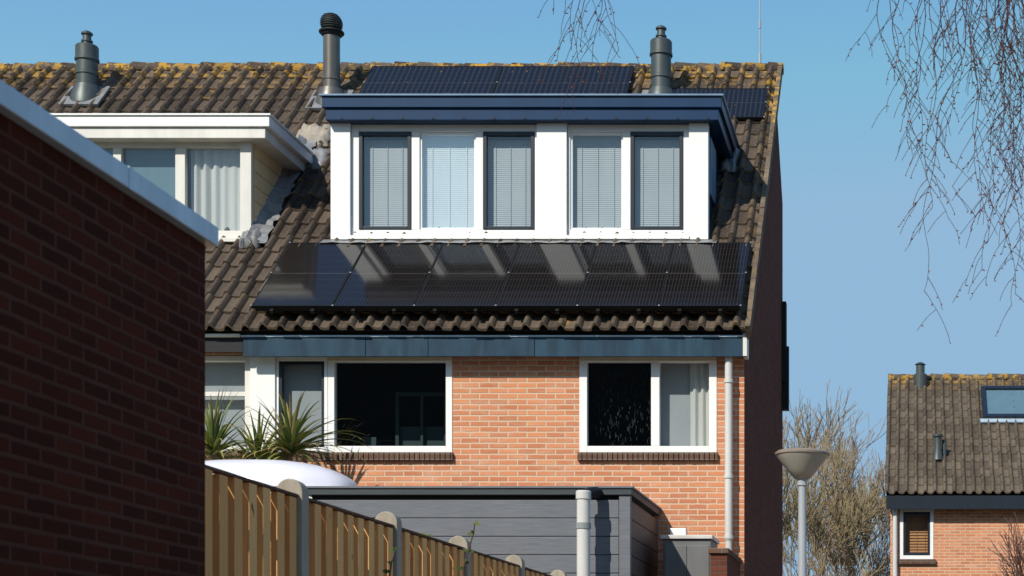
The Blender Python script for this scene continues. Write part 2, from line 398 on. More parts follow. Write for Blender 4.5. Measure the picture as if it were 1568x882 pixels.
zf = 2.894
frame('window_frame', -6.80, -5.358, zf, zt, 19.99, 20.09, .075, .075, .07, M['white'], house)
box('window_head', -6.80, -5.36, 19.975, 19.988, 3.955, zt, M['cream'], house)
pane(-6.725, -5.43, 2.97, 3.945, 20.04, M['glass_lo'], house)
frame('window_frame_a', -7.40, -6.803, zf, zt, 19.99, 20.09, .03, .06, .06, M['white'], house, wr=.04)
frame('sash_a', -7.37, -6.843, zf+.06, zt-.06, 20.0, 20.07, .035, .04, .04, M['black_frame'], house)
pane(-7.335, -6.878, 2.99, 3.92, 20.035, M['glass'], house)
sheet('blind_a', -7.36, -6.85, 2.95, 3.96, 20.13, M['sheet'], house)
box('party_panel', -7.69, -7.403, 19.965, 20.09, zf, zt, M['white'], house, bevel=.004)
frame('window_frame_n', -9.2, -7.693, zf, zt, 19.99, 20.09, .07, .07, .06, M['white_old'], nb)
box('transom_n', -9.13, -7.763, 20.0, 20.07, 3.55, 3.60, M['white_old'], nb)
frame('window_frame_n2', -10.2, -9.203, zf, zt, 19.99, 20.09, .07, .07, .06, M['white_old'], nb)
pane(-10.13, -7.763, 2.96, 3.955, 20.04, M['glass'], nb)
sheet('blind_n', -10.1, -7.78, 2.95, 3.97, 20.14, M['sheet'], nb)
frame('window_frame_c', -3.884, -2.290, zf, zt, 19.99, 20.09, .09, .075, .07, M['white'], house)
box('window_head_c', -3.884, -2.29, 19.975, 19.988, 3.955, zt, M['cream'], house)
box('mullion_c', -3.053, -2.955, 19.992, 20.085, zf+.075, zt-.07, M['white'], house, bevel=.004)
pane(-3.794, -3.053, 2.97, 3.945, 20.04, M['glass_lo'], house)
pane(-2.955, -2.38, 2.97, 3.945, 20.04, M['glass'], house)
drape('curtain_c', -2.62, -2.37, 2.9, 4.0, 20.13, M['curtain'], house, seed=3)
sheet('net_c', -2.97, -2.56, 2.9, 4.0, 20.17, M['sheet'], house)
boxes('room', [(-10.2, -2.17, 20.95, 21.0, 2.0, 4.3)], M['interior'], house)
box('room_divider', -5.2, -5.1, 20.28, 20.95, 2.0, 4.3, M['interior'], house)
boxes('reflection_shapes', [(-6.2, -6.16, 20.6, 20.64, 2.9, 3.70), (-5.62, -5.58, 20.6, 20.64, 2.9, 3.70), (-6.16, -5.62, 20.6, 20.64, 3.66, 3.70), (-5.9, -5.87, 20.6, 20.64, 2.9, 3.66),
      (-6.16, -5.62, 20.66, 20.7, 2.9, 3.30), (-6.55, -6.40, 20.5, 20.6, 2.8, 3.15)], M['reflection_dim'], house)  # added teal shapes standing in for dim reflections in this window
rr = random.Random(44); V, F = [], []
for i in range(300):
    x = rr.uniform(-3.80, -3.05); z = rr.uniform(2.95, 3.90); y = rr.uniform(20.2, 20.4); s = rr.uniform(.02, .07)
    dx = rr.uniform(-.012, .012); w_ = rr.uniform(.003, .007)
    n = len(V); V += [(x, y, z), (x+w_, y, z), (x+w_+dx, y+.01, z+s), (x+dx, y+.01, z+s)]; F.append((n, n+1, n+2, n+3))
mobj('window_film', V, F, M['lace'], house)

# eaves
boxes('eaves_fascia', [(-7.70, -6.30, 19.78, 19.81, 3.965, 4.185), (-6.295, -5.58, 19.782, 19.81, 3.965, 4.185), (-5.575, -4.36, 19.78, 19.81, 3.967, 4.185),
      (-4.355, -1.935, 19.781, 19.81, 3.965, 4.185)], M['teal'], house, bevel=.003)
box('eaves_soffit', -7.70, -1.94, 19.81, 20.0, 4.02, 4.06, M['teal'], house)
box('eaves_rim', -7.72, -1.93, 19.765, 19.80, 4.187, 4.207, M['coping'], house)
box('eaves_end', -1.965, -1.92, 19.77, 20.0, 3.97, 4.30, M['white_old'], house)
box('eaves_fascia_n', -17.6, -7.71, 19.80, 19.84, 4.02, 4.185, M['black'], nb)
box('eaves_rim_n', -17.6, -7.73, 19.755, 19.80, 4.187, 4.22, M['white_old'], nb)

def pipe(name, pts, r, mat, par, n=12):
    V, F = [], []; addtube(V, F, [Vector(p) for p in pts], [r]*len(pts), n); return mobj(name, V, F, mat, par, smooth=True)
pipe('downpipe', [(-2.14, 19.88, 4.0), (-2.14, 19.88, 1.95), (-2.14, 19.88, 1.86)], .045, M['pipe_w'], house)
pipe('downpipe_foot', [(-2.14, 19.88, 1.86), (-2.14, 19.88, GZ)], .04, M['pipe_w'], house)
for z in (3.7, 2.6, 1.9):
    lathe('pipe_bracket', -2.14, 19.88, [(.054, z-.02), (.054, z+.02)], M['pipe_w'], house)
box('gable_hopper', -1.968, -1.905, 25.60, 25.78, 4.75, 5.95, M['black'], house)
prism_x('gable_hopper_tip', -1.966, -1.87, [(25.6, 4.35), (25.78, 4.35), (25.78, 5.3), (25.68, 5.3)], M['black'], house)

# ------------------------------------------------------------ blue dormer
dz0, dz1 = 5.635, 7.05
Y0 = 21.05
T, Bm = 6.965, 5.77
boxes('dormer_corner_panels', [(-7.11, -6.872, 21.0, 21.12, dz0, dz1), (-4.60, -4.235, 21.0, 21.12, dz0+.02, dz1), (-2.745, -2.51, 21.0, 21.12, dz0, dz1)], M['white'], house, bevel=.004)
boxes('dormer_frames', [(-6.868, -6.78, Y0, 21.14, dz0+.04, dz1), (-6.14, -6.04, Y0, 21.14, Bm, T), (-5.355, -5.265, Y0, 21.14, Bm, T), (-4.635, -4.604, Y0, 21.14, dz0+.04, dz1),
      (-4.231, -4.20, Y0, 21.14, dz0+.04, dz1), (-3.557, -3.465, Y0, 21.14, Bm, T), (-2.82, -2.749, Y0, 21.14, dz0+.04, dz1),
      (-6.78, -4.635, Y0+.002, 21.14, T, dz1), (-6.78, -4.635, Y0+.002, 21.14, dz0+.04, Bm), (-4.20, -2.82, Y0+.002, 21.14, T, dz1), (-4.20, -2.82, Y0+.002, 21.14, dz0+.04, Bm)], M['white'], house, bevel=.004)
box('dormer_sill', -6.90, -2.74, 20.98, 21.04, dz0+.0, dz0+.045, M['white'], house, bevel=.004)
for (a, b) in ((-6.778, -6.142), (-5.263, -4.637), (-3.463, -2.822)):
    frame('dormer_sash', a, b, Bm+.002, T-.002, Y0-.012, 21.10, .045, .035, .05, M['black_frame'], house)
    pane(a+.045, b-.045, Bm+.035, T-.05, 21.07, M['glass'], house)
    slats('blind', a+.03, b-.03, Bm+.02, T-.09, 21.15, M['blind'], house)
for (a, b, mt, g) in ((-6.038, -5.357, 'blind_reflect', 'glass_hi'), (-4.198, -3.559, 'blind', 'glass')):
    frame('dormer_light', a, b, Bm+.002, T-.002, Y0+.02, 21.12, .022, .025, .03, M['white'], house)
    pane(a+.02, b-.02, Bm+.02, T-.02, 21.085, M[g], house)
    slats('blind', a+.01, b-.01, Bm+.0, T, 21.15, M[mt], house)
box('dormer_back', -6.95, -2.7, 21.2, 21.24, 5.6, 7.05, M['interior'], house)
box('dormer_cheek', -7.09, -7.04, 21.12, 22.8, 5.3, 7.05, M['navy'], house)
box('dormer_cheek_r', -2.58, -2.53, 21.12, 22.8, 5.3, 7.05, M['navy'], house)
box('cheek_light', -2.528, -2.50, 21.22, 21.75, 6.25, 6.95, M['navy_trim'], house, bevel=.004)
box('dormer_fascia_low', -7.13, -2.37, 20.88, 22.9, 7.05, 7.19, M['navy'], house, bevel=.006)
box('dormer_fascia_up', -7.165, -2.33, 20.85, 22.95, 7.192, 7.325, M['navy'], house, bevel=.008)
box('dormer_roof_trim', -7.19, -2.305, 20.825, 23.0, 7.327, 7.350, M['navy_trim'], house, bevel=.004)
V = []; F = []
for i in range(13):
    x = -6.95+i*.37; addbox(V, F, x, x+.03, 20.876, 20.88, 7.06, 7.08)
mobj('fascia_clips', V, F, M['black'], house)
V, F = [], []
for i in range(60):
    x = -7.2+i*4.8/59; w = R.uniform(-.01, .01)
    V += [(x, 21.03+w, 5.64), (x, 20.86+w, 5.56+R.uniform(-.008, .008))]
for i in range(59): F.append((2*i, 2*i+1, 2*i+3, 2*i+2))
mobj('dormer_flashing', V, F, M['lead'], house)

# ------------------------------------------------------------ white dormer of neighbour
box('dormer_fascia_low', -12.5, -7.86, 20.88, 22.75, 6.83, 6.96, M['white_old'], nb, bevel=.006)
box('dormer_fascia_up', -12.53, -7.80, 20.85, 22.8, 6.962, 7.09, M['white'], nb, bevel=.008)
box('dormer_roof_trim', -12.56, -7.78, 20.83, 22.85, 7.092, 7.115, M['white'], nb, bevel=.004)
box('dormer_cheek', -8.14, -8.085, 21.1, 22.6, 5.3, 6.83, M['cheek'], nb)
boxes('cheek_boards', [(-8.084, -8.07, 21.12, 22.6, 5.6+i*.18, 5.6+i*.18+.172) for i in range(7)], M['cheek'], nb, bevel=.004)
boxes('dormer_frames', [(-8.22, -8.085, 21.02, 21.09, 5.62, 6.83), (-9.02, -8.90, 21.04, 21.12, 5.754, 6.77), (-9.78, -9.68, 21.04, 21.12, 5.754, 6.77), (-12.3, -10.5, 21.03, 21.12, 5.62, 6.83),
      (-10.5, -8.22, 21.042, 21.12, 6.77, 6.83), (-10.5, -8.22, 21.042, 21.12, 5.65, 5.754)], M['white_old'], nb, bevel=.004)
box('dormer_sill', -10.6, -8.06, 20.97, 21.03, 5.60, 5.65, M['white_old'], nb, bevel=.004)
pane(-10.5, -8.22, 5.75, 6.77, 21.09, M['glass'], nb)
drape('dormer_curtain', -8.88, -8.24, 5.7, 6.8, 21.16, M['curtain'], nb, per=.11, amp=.03, seed=8)
sheet('dormer_blind', -9.67, -9.03, 5.7, 6.8, 21.16, M['sheet_teal'], nb)
sheet('dormer_blind2', -10.5, -9.80, 5.7, 6.8, 21.16, M['sheet_teal'], nb)
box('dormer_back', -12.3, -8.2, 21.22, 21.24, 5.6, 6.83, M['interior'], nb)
V, F = [], []; N = 40
for i in range(N+1):
    s = 1.75+ i*(4.35-1.75)/N
    V += [spt(-8.08, s, .16+R.uniform(-.02, .02)), spt(-8.0+R.uniform(-.01, .01), s, .085+R.uniform(-.015, .02)), spt(-7.88+R.uniform(-.03, .03), s, .07+R.uniform(-.01, .02))]
for i in range(N):
    for j in range(2): F.append((3*i+j, 3*i+j+1, 3*i+j+4, 3*i+j+3))
mobj('cheek_flashing', V, F, M['lead'], nb)
def crumple(name, x0, x1, s0, s1, mat, par, h=.09, amp=.05, seed=2):
    rr = random.Random(seed); V, F = [], []; n = 8
    for i in range(n+1):
        for j in range(n+1):
            e = min(i, j, n-i, n-j)
            V.append(spt(x0+(x1-x0)*i/n+rr.uniform(-.02, .02), s0+(s1-s0)*j/n+rr.uniform(-.02, .02), (h+rr.uniform(-amp, amp)) if e else .03))
    for i in range(n):
        for j in range(n): a = i*(n+1)+j; F.append((a, a+n+1, a+n+2, a+1))
    return mobj(name, V, F, mat, par, smooth=True)
crumple('valley_flashing', -8.2, -7.75, 4.3, 4.8, M['lead_tan'], nb, .10, .04, 5)
crumple('valley_flashing_low', -7.9, -7.62, 3.7, 4.15, M['lead'], nb, .08, .04, 6)
crumple('foot_flashing', -8.2, -7.95, 1.72, 2.0, M['lead'], nb, .12, .05, 7)
crumple('side_flashing', -2.52, -2.30, 3.6, 4.2, M['lead'], house, .1, .05, 9)

# ------------------------------------------------------------ solar panels
def array(name, x0, x1, cols, s0, s1, rows, h=.09, tilt=0.0):
    root = empty(name); pw = (x1-x0)/cols; ph = (s1-s0)/rows
    Vf, Ff = [], []
    V, F, uv = [], [], []
    def sb(V_, F_, *a): slopebox(V_, F_, *a, tilt=tilt)
    def tp(x, s, hh): return spt(x, s, hh+tilt*(1.763-s))
    for i in range(cols):
        for j in range(rows):
            a, b = x0+i*pw+.004, x0+(i+1)*pw-.004; c, d = s0+j*ph+.008, s0+(j+1)*ph-.008
            dh = R.uniform(-.002, .002)
            sb(Vf, Ff, a, b, c, d, h-.035+dh, h-.003+dh)
            fr = .010
            n = len(V)
            t1, t2 = R.uniform(-.004, .004), R.uniform(-.004, .004)
            V += [tp(a+fr, c+fr, h+dh+t1*.2), tp(b-fr, c+fr, h+dh+t2*.2), tp(b-fr, d-fr, h+dh), tp(a+fr, d-fr, h+dh)]
            F.append((n, n+1, n+2, n+3)); uv.append(((0, 0), (1, 0), (1, 1), (0, 1)))
            for q in ((a, b, c, c+fr), (a, b, d-fr, d), (a, a+fr, c+fr, d-fr), (b-fr, b, c+fr, d-fr)):
                sb(Vf, Ff, *q, h-.0028+dh, h+.003+dh)
    mobj('frames', Vf, Ff, M['panel_frame'], root)
    o = mobj('cells', V, F, M['cells'], root)
    at = o.data.color_attributes.new('tcol', 'FLOAT_COLOR', 'CORNER'); flat = []
    for u in uv:
        for (p, q) in u: flat += [p, q, 0, 1]
    at.data.foreach_set('color', flat)
    Vr, Fr = [], []
    sb(Vr, Fr, x0+.02, x1-.02, s0+.05, s1-.05, h-.09, h-.04)
    k = cols*2
    for i in range(k):
        x = x0+(i+.5)*(x1-x0)/k
        sb(Vr, Fr, x-.02, x+.02, s0-.04, s0+.02, .0, h-.036)
    mobj('mounting', Vr, Fr, M['black'], root)
    Vc, Fc = [], []
    for i in range(cols+1):
        for f in (.0, .5, .985):
            x = x0+i*pw; sc = s0+f*(s1-s0); sb(Vc, Fc, x-.010, x+.010, sc, sc+.02, h+.004, h+.010)
    mobj('clamps', Vc, Fc, M['pipe_g'], root)
array('solar_panel_array', -7.56, -1.98, 6, .13, 1.763, 1, h=.080, tilt=.080)
array('solar_panel_array.001', -7.63, -3.94, 2, 5.5, 6.55, 1)
array('solar_panel_array.002', -3.6, -2.02, 1, 4.99, 5.86, 1)

# ------------------------------------------------------------ flues
def base_cone(x, Y, root, mat):
    z = roofz(Y); lathe('base', x, Y, [(.23, z-.12), (.22, z-.02), (.18, z+.10), (.16, z+.16)], mat, root)
    V, F = [], []; s = (Y-Ye)/CO; slopebox(V, F, x-.27, x+.27, s-.32, s+.22, .03, .065); mobj('base_plate', V, F, M['lead'], root)
for nm, x, Y, zt_ in (('chimney_flue', -11.41, 23.78, 9.25), ('chimney_flue.001', -3.48, 23.7, 9.29)):
    r = empty(nm); z0 = roofz(Y)
    base_cone(x, Y, r, M['flue'])
    lathe('body', x, Y, [(.135, z0), (.135, z0+.30), (.148, z0+.31), (.148, z0+.34), (.138, z0+.35), (.138, zt_-.42), (.158, zt_-.41), (.158, zt_-.38), (.150, zt_-.37), (.150, zt_-.22), (.135, zt_-.20), (.065, zt_-.19), (.055, zt_-.10), (.055, zt_-.04)], M['flue'], r)
    lathe('cap', x, Y, [(.075, zt_-.045), (.075, zt_-.025), (.04, zt_)], M['flue'], r)
    lathe('collar', x, Y, [(.075, zt_-.15), (.075, zt_-.13)], M['flue'], r)
r = empty('vent_pipe'); x, Y = -8.01, 23.7; z0 = roofz(Y); base_cone(x, Y, r, M['flue2'])
lathe('pipe', x, Y, [(.115, z0), (.115, z0+.28), (.125, z0+.285), (.125, z0+.31), (.112, z0+.32), (.112, 9.15)], M['flue2'], r)
zc = 9.32
lathe('cowl', x, Y, [(.10, 9.13), (.135, 9.16), (.14, 9.2)] + [(.148*math.cos(a), zc+.148*math.sin(a)) for a in [math.radians(d) for d in range(-40, 86, 9)]], M['black'], r, 28)
V, F = [], []
for i in range(9):
    z = 9.2+i*.028; rr_ = math.sqrt(max(.001, .152**2-(z-zc)**2))+.004
    pts = [Vector((x+rr_*math.cos(a), Y+rr_*math.sin(a), z)) for a in [math.radians(-150+d) for d in range(0, 125, 10)]]
    addtube(V, F, pts, [.005]*len(pts), 4)
mobj('cowl_louvres', V, F, M['flue'], r)
lathe('cowl_rim', x, Y, [(.165, 9.19), (.17, 9.205), (.165, 9.215)], M['black'], r)
r = empty('television_antenna'); pipe('mast', [(-2.19, 24.45, 8.9), (-2.19, 24.45, 9.6), (-2.19, 24.45, 10.8)], .010, M['lamp_grey'], r, 6)
pipe('clamp', [(-2.19, 24.45, 9.0), (-2.19, 24.45, 9.2)], .02, M['lamp_grey'], r, 8)
lathe('insulator', -2.19, 24.45, [(.016, 9.55), (.018, 9.65)], M['lamp_grey'], r, 8)

# ------------------------------------------------------------ extension (grey boarded)
r = empty('garden_extension')
ZT = 2.25
L = []; z = ZT-.14
while z > GZ:
    L.append((-6.34, -3.085, 18.0, 18.03, z-.186, z)); z -= .192
boxes('front_boards', L, M['composite'], r, bevel=.006)
L = []; z = ZT-.14
while z > GZ:
    L.append((-3.0, -2.972, 18.08, 19.98, z-.186, z)); z -= .192
boxes('side_boards', L, M['composite_shaded'], r, bevel=.006)
box('core', -6.3, -3.02, 18.035, 19.98, GZ, ZT-.05, M['black'], r)
box('corner_post', -3.08, -2.962, 17.985, 18.075, GZ, ZT-.09, M['composite'], r, bevel=.005)
box('roof_trim', -6.36, -2.945, 17.965, 19.985, ZT-.09, ZT-.025, M['composite_trim'], r, bevel=.004)
box('roof_edge', -6.37, -2.93, 17.95, 19.99, ZT-.023, ZT, M['composite'], r, bevel=.004)
box('left_wall', -10.5, -6.38, 18.1, 19.98, GZ, 2.05, M['brick'], r)
box('left_roof_edge', -10.5, -6.38, 18.05, 19.98, 2.052, 2.12, M['white_old'], r)
r = empty('rain_pipe'); 
lathe('pipe', -3.40, 17.72, [(.068, GZ), (.068, 2.08), (.078, 2.085), (.078, 2.16), (.07, 2.17)], M['pipe_w'], r)
lathe('band', -3.40, 17.72, [(.076, 1.78), (.076, 1.84)], M['pipe_g'], r)
pipe('outlet', [(-3.40, 17.72, 2.12), (-3.36, 17.78, 2.16), (-3.30, 17.9, 2.18), (-3.3, 18.0, 2.18)], .055, M['black'], r, 12)
box('wall_clip', -3.43, -3.37, 17.74, 18.0, 1.2, 1.24, M['pipe_g'], r)

# dome
r = empty('dome_skylight'); V, F = [], []
cx, cy, hx, hy = -7.2, 18.75, 1.15, .55; nu = 40; nv = 10
for k in range(nv+1):
    a = k/nv*math.pi/2; rr_ = math.cos(a)**.8 if k < nv else 0.0
    for i in range(nu):
        t = 2*math.pi*i/nu; ct, st = math.cos(t), math.sin(t); e = .7
        V.append((cx+hx*rr_*math.copysign(abs(ct)**e, ct), cy+hy*rr_*math.copysign(abs(st)**e, st), 2.28+.345*math.sin(a)))
for k in range(nv):
    for i in range(nu): j = (i+1) % nu; F.append((k*nu+i, k*nu+j, (k+1)*nu+j, (k+1)*nu+i))
mobj('dome', V, F, M['dome'], r, smooth=True)
box('kerb', cx-hx+.03, cx+hx-.03, cy-hy+.03, cy+hy-.03, 2.12, 2.28, M['white_old'], r)

# palm
r = empty('potted_palm'); V, F, C = [], [], []
rr = random.Random(12)
def blade(p, az, el, ln, w, droop):
    d = Vector((math.cos(az)*math.cos(el), math.sin(az)*math.cos(el), math.sin(el))); n = 9; b = len(V); q = p.copy(); col = rr.random(); dry = 1 if rr.random() < .15 else 0
    for i in range(n+1):
        f = i/n; side = d.cross(Vector((0, 0, 1)))
        if side.length < .05: side = Vector((1, 0, 0))
        side.normalize(); up = side.cross(d)
        ww = w*(1-f)**.7*(min(1, .45+f*3)); V.extend([q-side*ww+up*ww*.35, q, q+side*ww+up*ww*.35])
        q = q+d*(ln/n); q.y = min(q.y, 19.93); d = (d+Vector((0, 0, -droop*(f+.1)/n*2.5))).normalized()
    for i in range(n):
        for j in range(2): F.append((b+3*i+j, b+3*i+j+1, b+3*i+j+4, b+3*i+j+3)); C.append((min(1, col*.8+(.2 if i > 5 else 0)), dry*.9 if i < 7 else 1*(dry or i == n-1), 0))
PC = (Vector((-7.85, 19.3, 2.78)), Vector((-6.98, 19.3, 2.82)), Vector((-7.38, 19.4, 2.70)))
for (c0, cnt, lo, hi) in ((PC[0], 90, .6, .9), (PC[1], 110, .55, .8), (PC[2], 90, .45, .7)):
    for i in range(cnt):
        el = math.radians(rr.choice([rr.uniform(40, 85), rr.uniform(5, 60), rr.uniform(-20, 30)]))
        blade(c0+Vector((0, 0, rr.uniform(-.08, .05))), rr.uniform(0, 6.28), el, rr.uniform(lo, hi), .027, rr.uniform(.4, 1.2))
for az, el, ln in ((-.1, .30, 1.05), (-.2, .15, 1.0), (.05, .5, .95), (-.3, .05, .9), (-.5, .2, .9), (-.15, -.1, .85), (-.1, .7, .9), (-.25, .4, 1.0)): blade(PC[1], az, el, ln, .036, .9)
o = mobj('leaves', V, F, M['leaf'], r); set_tcol(o, C)
V, F = [], []
for c0 in PC:
    addtube(V, F, [Vector((c0.x*.3-7.4*.7, 19.5, 2.2)), (c0+Vector((-7.4, 19.5, 2.2)))/2, c0], [.07, .06, .05], 8)
mobj('trunk', V, F, M['bark'], r)
lathe('pot', -7.4, 19.6, [(.16, 2.122), (.22, 2.36), (.235, 2.36), (.235, 2.4)], M['pot'], r)

r = empty('storage_cabinet')
box('body', -2.76, -2.235, 18.95, 19.6, GZ, 1.79, M['cabinet'], r, bevel=.008)
box('lid', -2.79, -2.215, 18.92, 19.62, 1.792, 1.835, M['pipe_w'], r, bevel=.006)
box('vent_hood', -2.78, -2.60, 19.62, 19.8, 1.6, 1.98, M['white'], r, bevel=.006)
boxes('doors', [(-2.74, -2.502, 18.938, 18.95, GZ+.1, 1.72), (-2.498, -2.255, 18.938, 18.95, GZ+.1, 1.72)], M['cabinet'], r, bevel=.004)
r = empty('garden_wall')
box('brickwork', -2.20, -2.02, 18.6, 19.98, GZ, 1.60, M['brick_shaded'], r)
box('cap', -2.22, -2.0, 18.57, 19.985, 1.602, 1.66, M['brick_sill'], r, bevel=.006)

# ------------------------------------------------------------ wooden fence
r = empty('wooden_fence')
def fx(Y): return -3.79+.019*(Y-10.5)
V, F, C = [], [], []
Y = 8.1; rr = random.Random(5)
while Y < 17.65:
    a = fx(Y)+.030+rr.uniform(-.003, .003); tr = rr.random(); h = 1.235+rr.uniform(-.006, .004)
    addbox(V, F, a-.004, a+.034, Y, Y+.115, GZ+.05, h); C += [(tr, 0, 0)]*6
    tr = rr.random(); addbox(V, F, a-.045, a-.025, Y+.085, Y+.23, GZ+.05, h-.002); C += [(tr, 0, 0)]*6
    Y += .2
for z in (-.5, .3, 1.0):
    addbox(V, F, -3.83, -3.80, 8.1, 17.6, z, z+.07); C += [(.4, 0, 0)]*6
o = mobj('boards', V, F, M['fence'], r); set_tcol(o, C)
V, F = [], []
n = 0
for k in range(-2, 4):
    ya, yb = 10.5+k*1.8+.065, 10.5+(k+1)*1.8-.065
    xa, xb = fx(ya)+.035, fx(yb)+.035; n = len(V)
    V += [(xa-.035, ya, 1.241), (xa+.030, ya, 1.241), (xb+.030, yb, 1.241), (xb-.035, yb, 1.241), (xa-.035, ya, 1.257), (xa+.030, ya, 1.257), (xb+.030, yb, 1.257), (xb-.035, yb, 1.257)]
    F += [(n,n+3,n+2,n+1),(n+4,n+5,n+6,n+7),(n,n+1,n+5,n+4),(n+1,n+2,n+6,n+5),(n+2,n+3,n+7,n+6),(n+3,n,n+4,n+7)]
mobj('top_rail', V, F, M['brick_sill'], r)
for k in range(-1, 5):
    Yp = 10.5+k*1.8; xp = fx(Yp)
    n = 12; poly = [(-.08, GZ), (.085, GZ), (.085, 1.27)] + [(.0025+.0825*math.cos(a), 1.27+.085*math.sin(a)) for a in [math.pi*i/n for i in range(1, n)]] + [(-.08, 1.27)]
    m = len(poly); V = [(xp+u, Yp-.06, z) for u, z in poly] + [(xp+u, Yp+.06, z) for u, z in poly]
    F = [tuple(range(m)), tuple(range(2*m-1, m-1, -1))] + [(i, i+m, (i+1) % m+m, (i+1) % m) for i in range(m)]
    mobj('post', V, F, M['concrete'], r, bevel=.008)
r = empty('climbing_plant'); V, F, VL, FL = [], [], [], []; rr = random.Random(9)
for (yy, h, lean) in ((13.3, 1.36, .35), (13.5, 1.28, -.25), (11.7, .95, .2)):
    p = Vector((fx(yy)+.12, yy, GZ)); pts = [p.copy()]
    while p.z < h:
        p = p+Vector((lean*.02*(p.z+1)+rr.uniform(-.012, .012), rr.uniform(-.01, .01), .07)); pts.append(p.copy())
        if p.z > h-.35:
            for _ in range(2):
                d = Vector((rr.uniform(-1, 1), rr.uniform(-.6, .3), rr.uniform(-.3, .8))).normalized(); s = rr.uniform(.03, .06); n = len(VL); sd_ = d.cross(Vector((0, 1, 0))).normalized()*s*.3
                VL += [p, p+d*s*.5+sd_, p+d*s, p+d*s*.5-sd_]; FL.append((n, n+1, n+2, n+3))
    addtube(V, F, pts, [.006]*len(pts), 5)
mobj('stems', V, F, M['twig'], r); ol = mobj('leaves', VL, FL, M['leaf'], r); set_tcol(ol, [(rr.random()*.4, 0, 0) for _ in FL])

# ------------------------------------------------------------ near garage
r = empty('brick_garage')
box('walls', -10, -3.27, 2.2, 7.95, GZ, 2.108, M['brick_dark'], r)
L = []; yy = 2.15
for ye in (4.55, 7.1, 8.0): L.append((-3.45, -3.225, yy, ye-.004, 2.11, 2.20)); yy = ye
boxes('coping', L, M['coping'], r, bevel=.006)
box('coping_back', -10, -3.452, 7.85, 8.0, 2.11, 2.199, M['coping'], r)
boxes('coping_joints', [(-3.452, -3.2235, y-.02, y+.02, 2.109, 2.202) for y in (4.55, 7.1)], M['coping'], r)
box('roof', -10, -3.46, 2.2, 7.84, 2.11, 2.13, M['black'], r)

# ------------------------------------------------------------ street lamp
r = empty('street_lamp'); lx, ly = -1.30, 20.0
lathe('pole', lx, ly, [(.075, GZ), (.075, .2), (.055, .25), (.045, 2.50), (.058, 2.51), (.058, 2.6)], M['lamp_grey'], r)
lathe('bowl', lx, ly, [(.06, 2.58), (.10, 2.60), (.17, 2.68), (.29, 2.83), (.305, 2.86)], M['lamp_bowl'], r, 36)
lathe('cap', lx, ly, [(.315, 2.862), (.318, 2.885), (.29, 2.905), (.15, 2.915), (.14, 2.925), (.02, 2.93)], M['lamp_top'], r, 36)

# ------------------------------------------------------------ distant house (right)
FT = .745
def far_house(name, x0, n, Yf, zeave, tan, run, par=None, W=.2):
    r = empty(name); L = .335; c = 1/math.sqrt(1+tan*tan); rows = int(run/c/L)
    Yer = Yf-.3; x1 = x0+n*W
    tile_roof('roof_tiles', x0, n, rows, Yer, zeave, tan, M['tile_far'], r, seed=31)
    Yr = Yer+rows*L*c; zr = zeave+rows*L*c*tan
    ridge_tiles('ridge', x0, x1, Yr, zr-.03, M['tile_far'], r)
    prism_x('roof_deck', x0+.03, x1, [(Yer+.05, zeave-.04), (Yr, zr-.05), (2*Yr-Yer, zeave), (2*Yr-Yer, zeave-.15), (Yr, zr-.25), (Yer+.1, zeave-.16)], M['black'], r)
    return r, Yr, zr, x1
r, Yr, zr, x1 = far_house('brick_house.002', -.61, 44, 36, 4.33, FT, 4.3)
wx0, wx1, wz0, wz1 = -.30, .40, 2.98, 4.05
boxes('facade', [(-.50, wx0, 36, 36.3, GZ, 4.25), (wx1, 8.1, 36, 36.3, GZ, 4.25), (wx0, wx1, 36, 36.3, GZ, wz0), (wx0, wx1, 36, 36.3, wz1, 4.25)], M['brick'], r)
prism_x('gable', -.50, -.3, [(36.301, GZ), (43.8, GZ), (43.8, 4.2), (40, 7.0), (36.301, 4.25)], M['brick'], r)
frame('window_frame', wx0, wx1, wz0, wz1, 35.98, 36.1, .07, .08, .08, M['white'], r)
frame('window_sash', wx0+.07, wx1-.07, wz0+.08, wz1-.08, 35.99, 36.06, .05, .06, .06, M['black_frame'], r)
pane(wx0+.1, wx1-.1, wz0+.1, wz1-.1, 36.04, M['glass'], r)
slats('blind', wx0+.08, wx1-.08, wz0+.1, wz1-.1, 36.15, M['orange_blind'], r, pitch=.06, tilt=.03)
box('room_back', wx0, wx1, 36.2, 36.25, wz0, wz1, M['interior'], r)
box('window_sill', wx0-.05, wx1+.05, 35.93, 36.0, wz0-.1, wz0-.003, M['brick_sill'], r)
box('fascia', -.58, 8.1, 35.72, 35.78, 4.0, 4.28, M['black_frame'], r)
box('soffit', -.55, 8.1, 35.78, 35.99, 4.05, 4.1, M['black_frame'], r)
pipe('downpipe', [(-.40, 35.9, 4.1), (-.40, 35.9, 2), (-.40, 35.9, GZ)], .05, M['pipe_w'], r)
c2 = 1/math.sqrt(1+FT*FT); s2 = FT*c2
def fpt(x, s, h): return (x, 35.7+s*c2-h*s2, 4.33+s*s2+h*c2)
def fbox(name, x0, x1, s0, s1, h0, h1, mat, par):
    V = [fpt(x, s, h) for h in (h0, h1) for x, s in ((x0, s0), (x1, s0), (x1, s1), (x0, s1))]
    F = [(0,3,2,1),(4,5,6,7),(0,1,5,4),(1,2,6,5),(2,3,7,6),(3,0,4,7)]; return mobj(name, V, F, mat, par)
for q, nm in (((1.52, 1.62, 3.15, 4.65), 'l'), ((2.75, 2.85, 3.15, 4.65), 'r'), ((1.62, 2.75, 3.15, 3.27), 'b'), ((1.62, 2.75, 4.52, 4.65), 't')):
    fbox('roof_window_frame_'+nm, *q, .02, .14, M['black_frame'], r)
fbox('roof_window_liner', 1.62, 2.75, 3.27, 4.52, .03, .09, M['sheet_teal'], r)
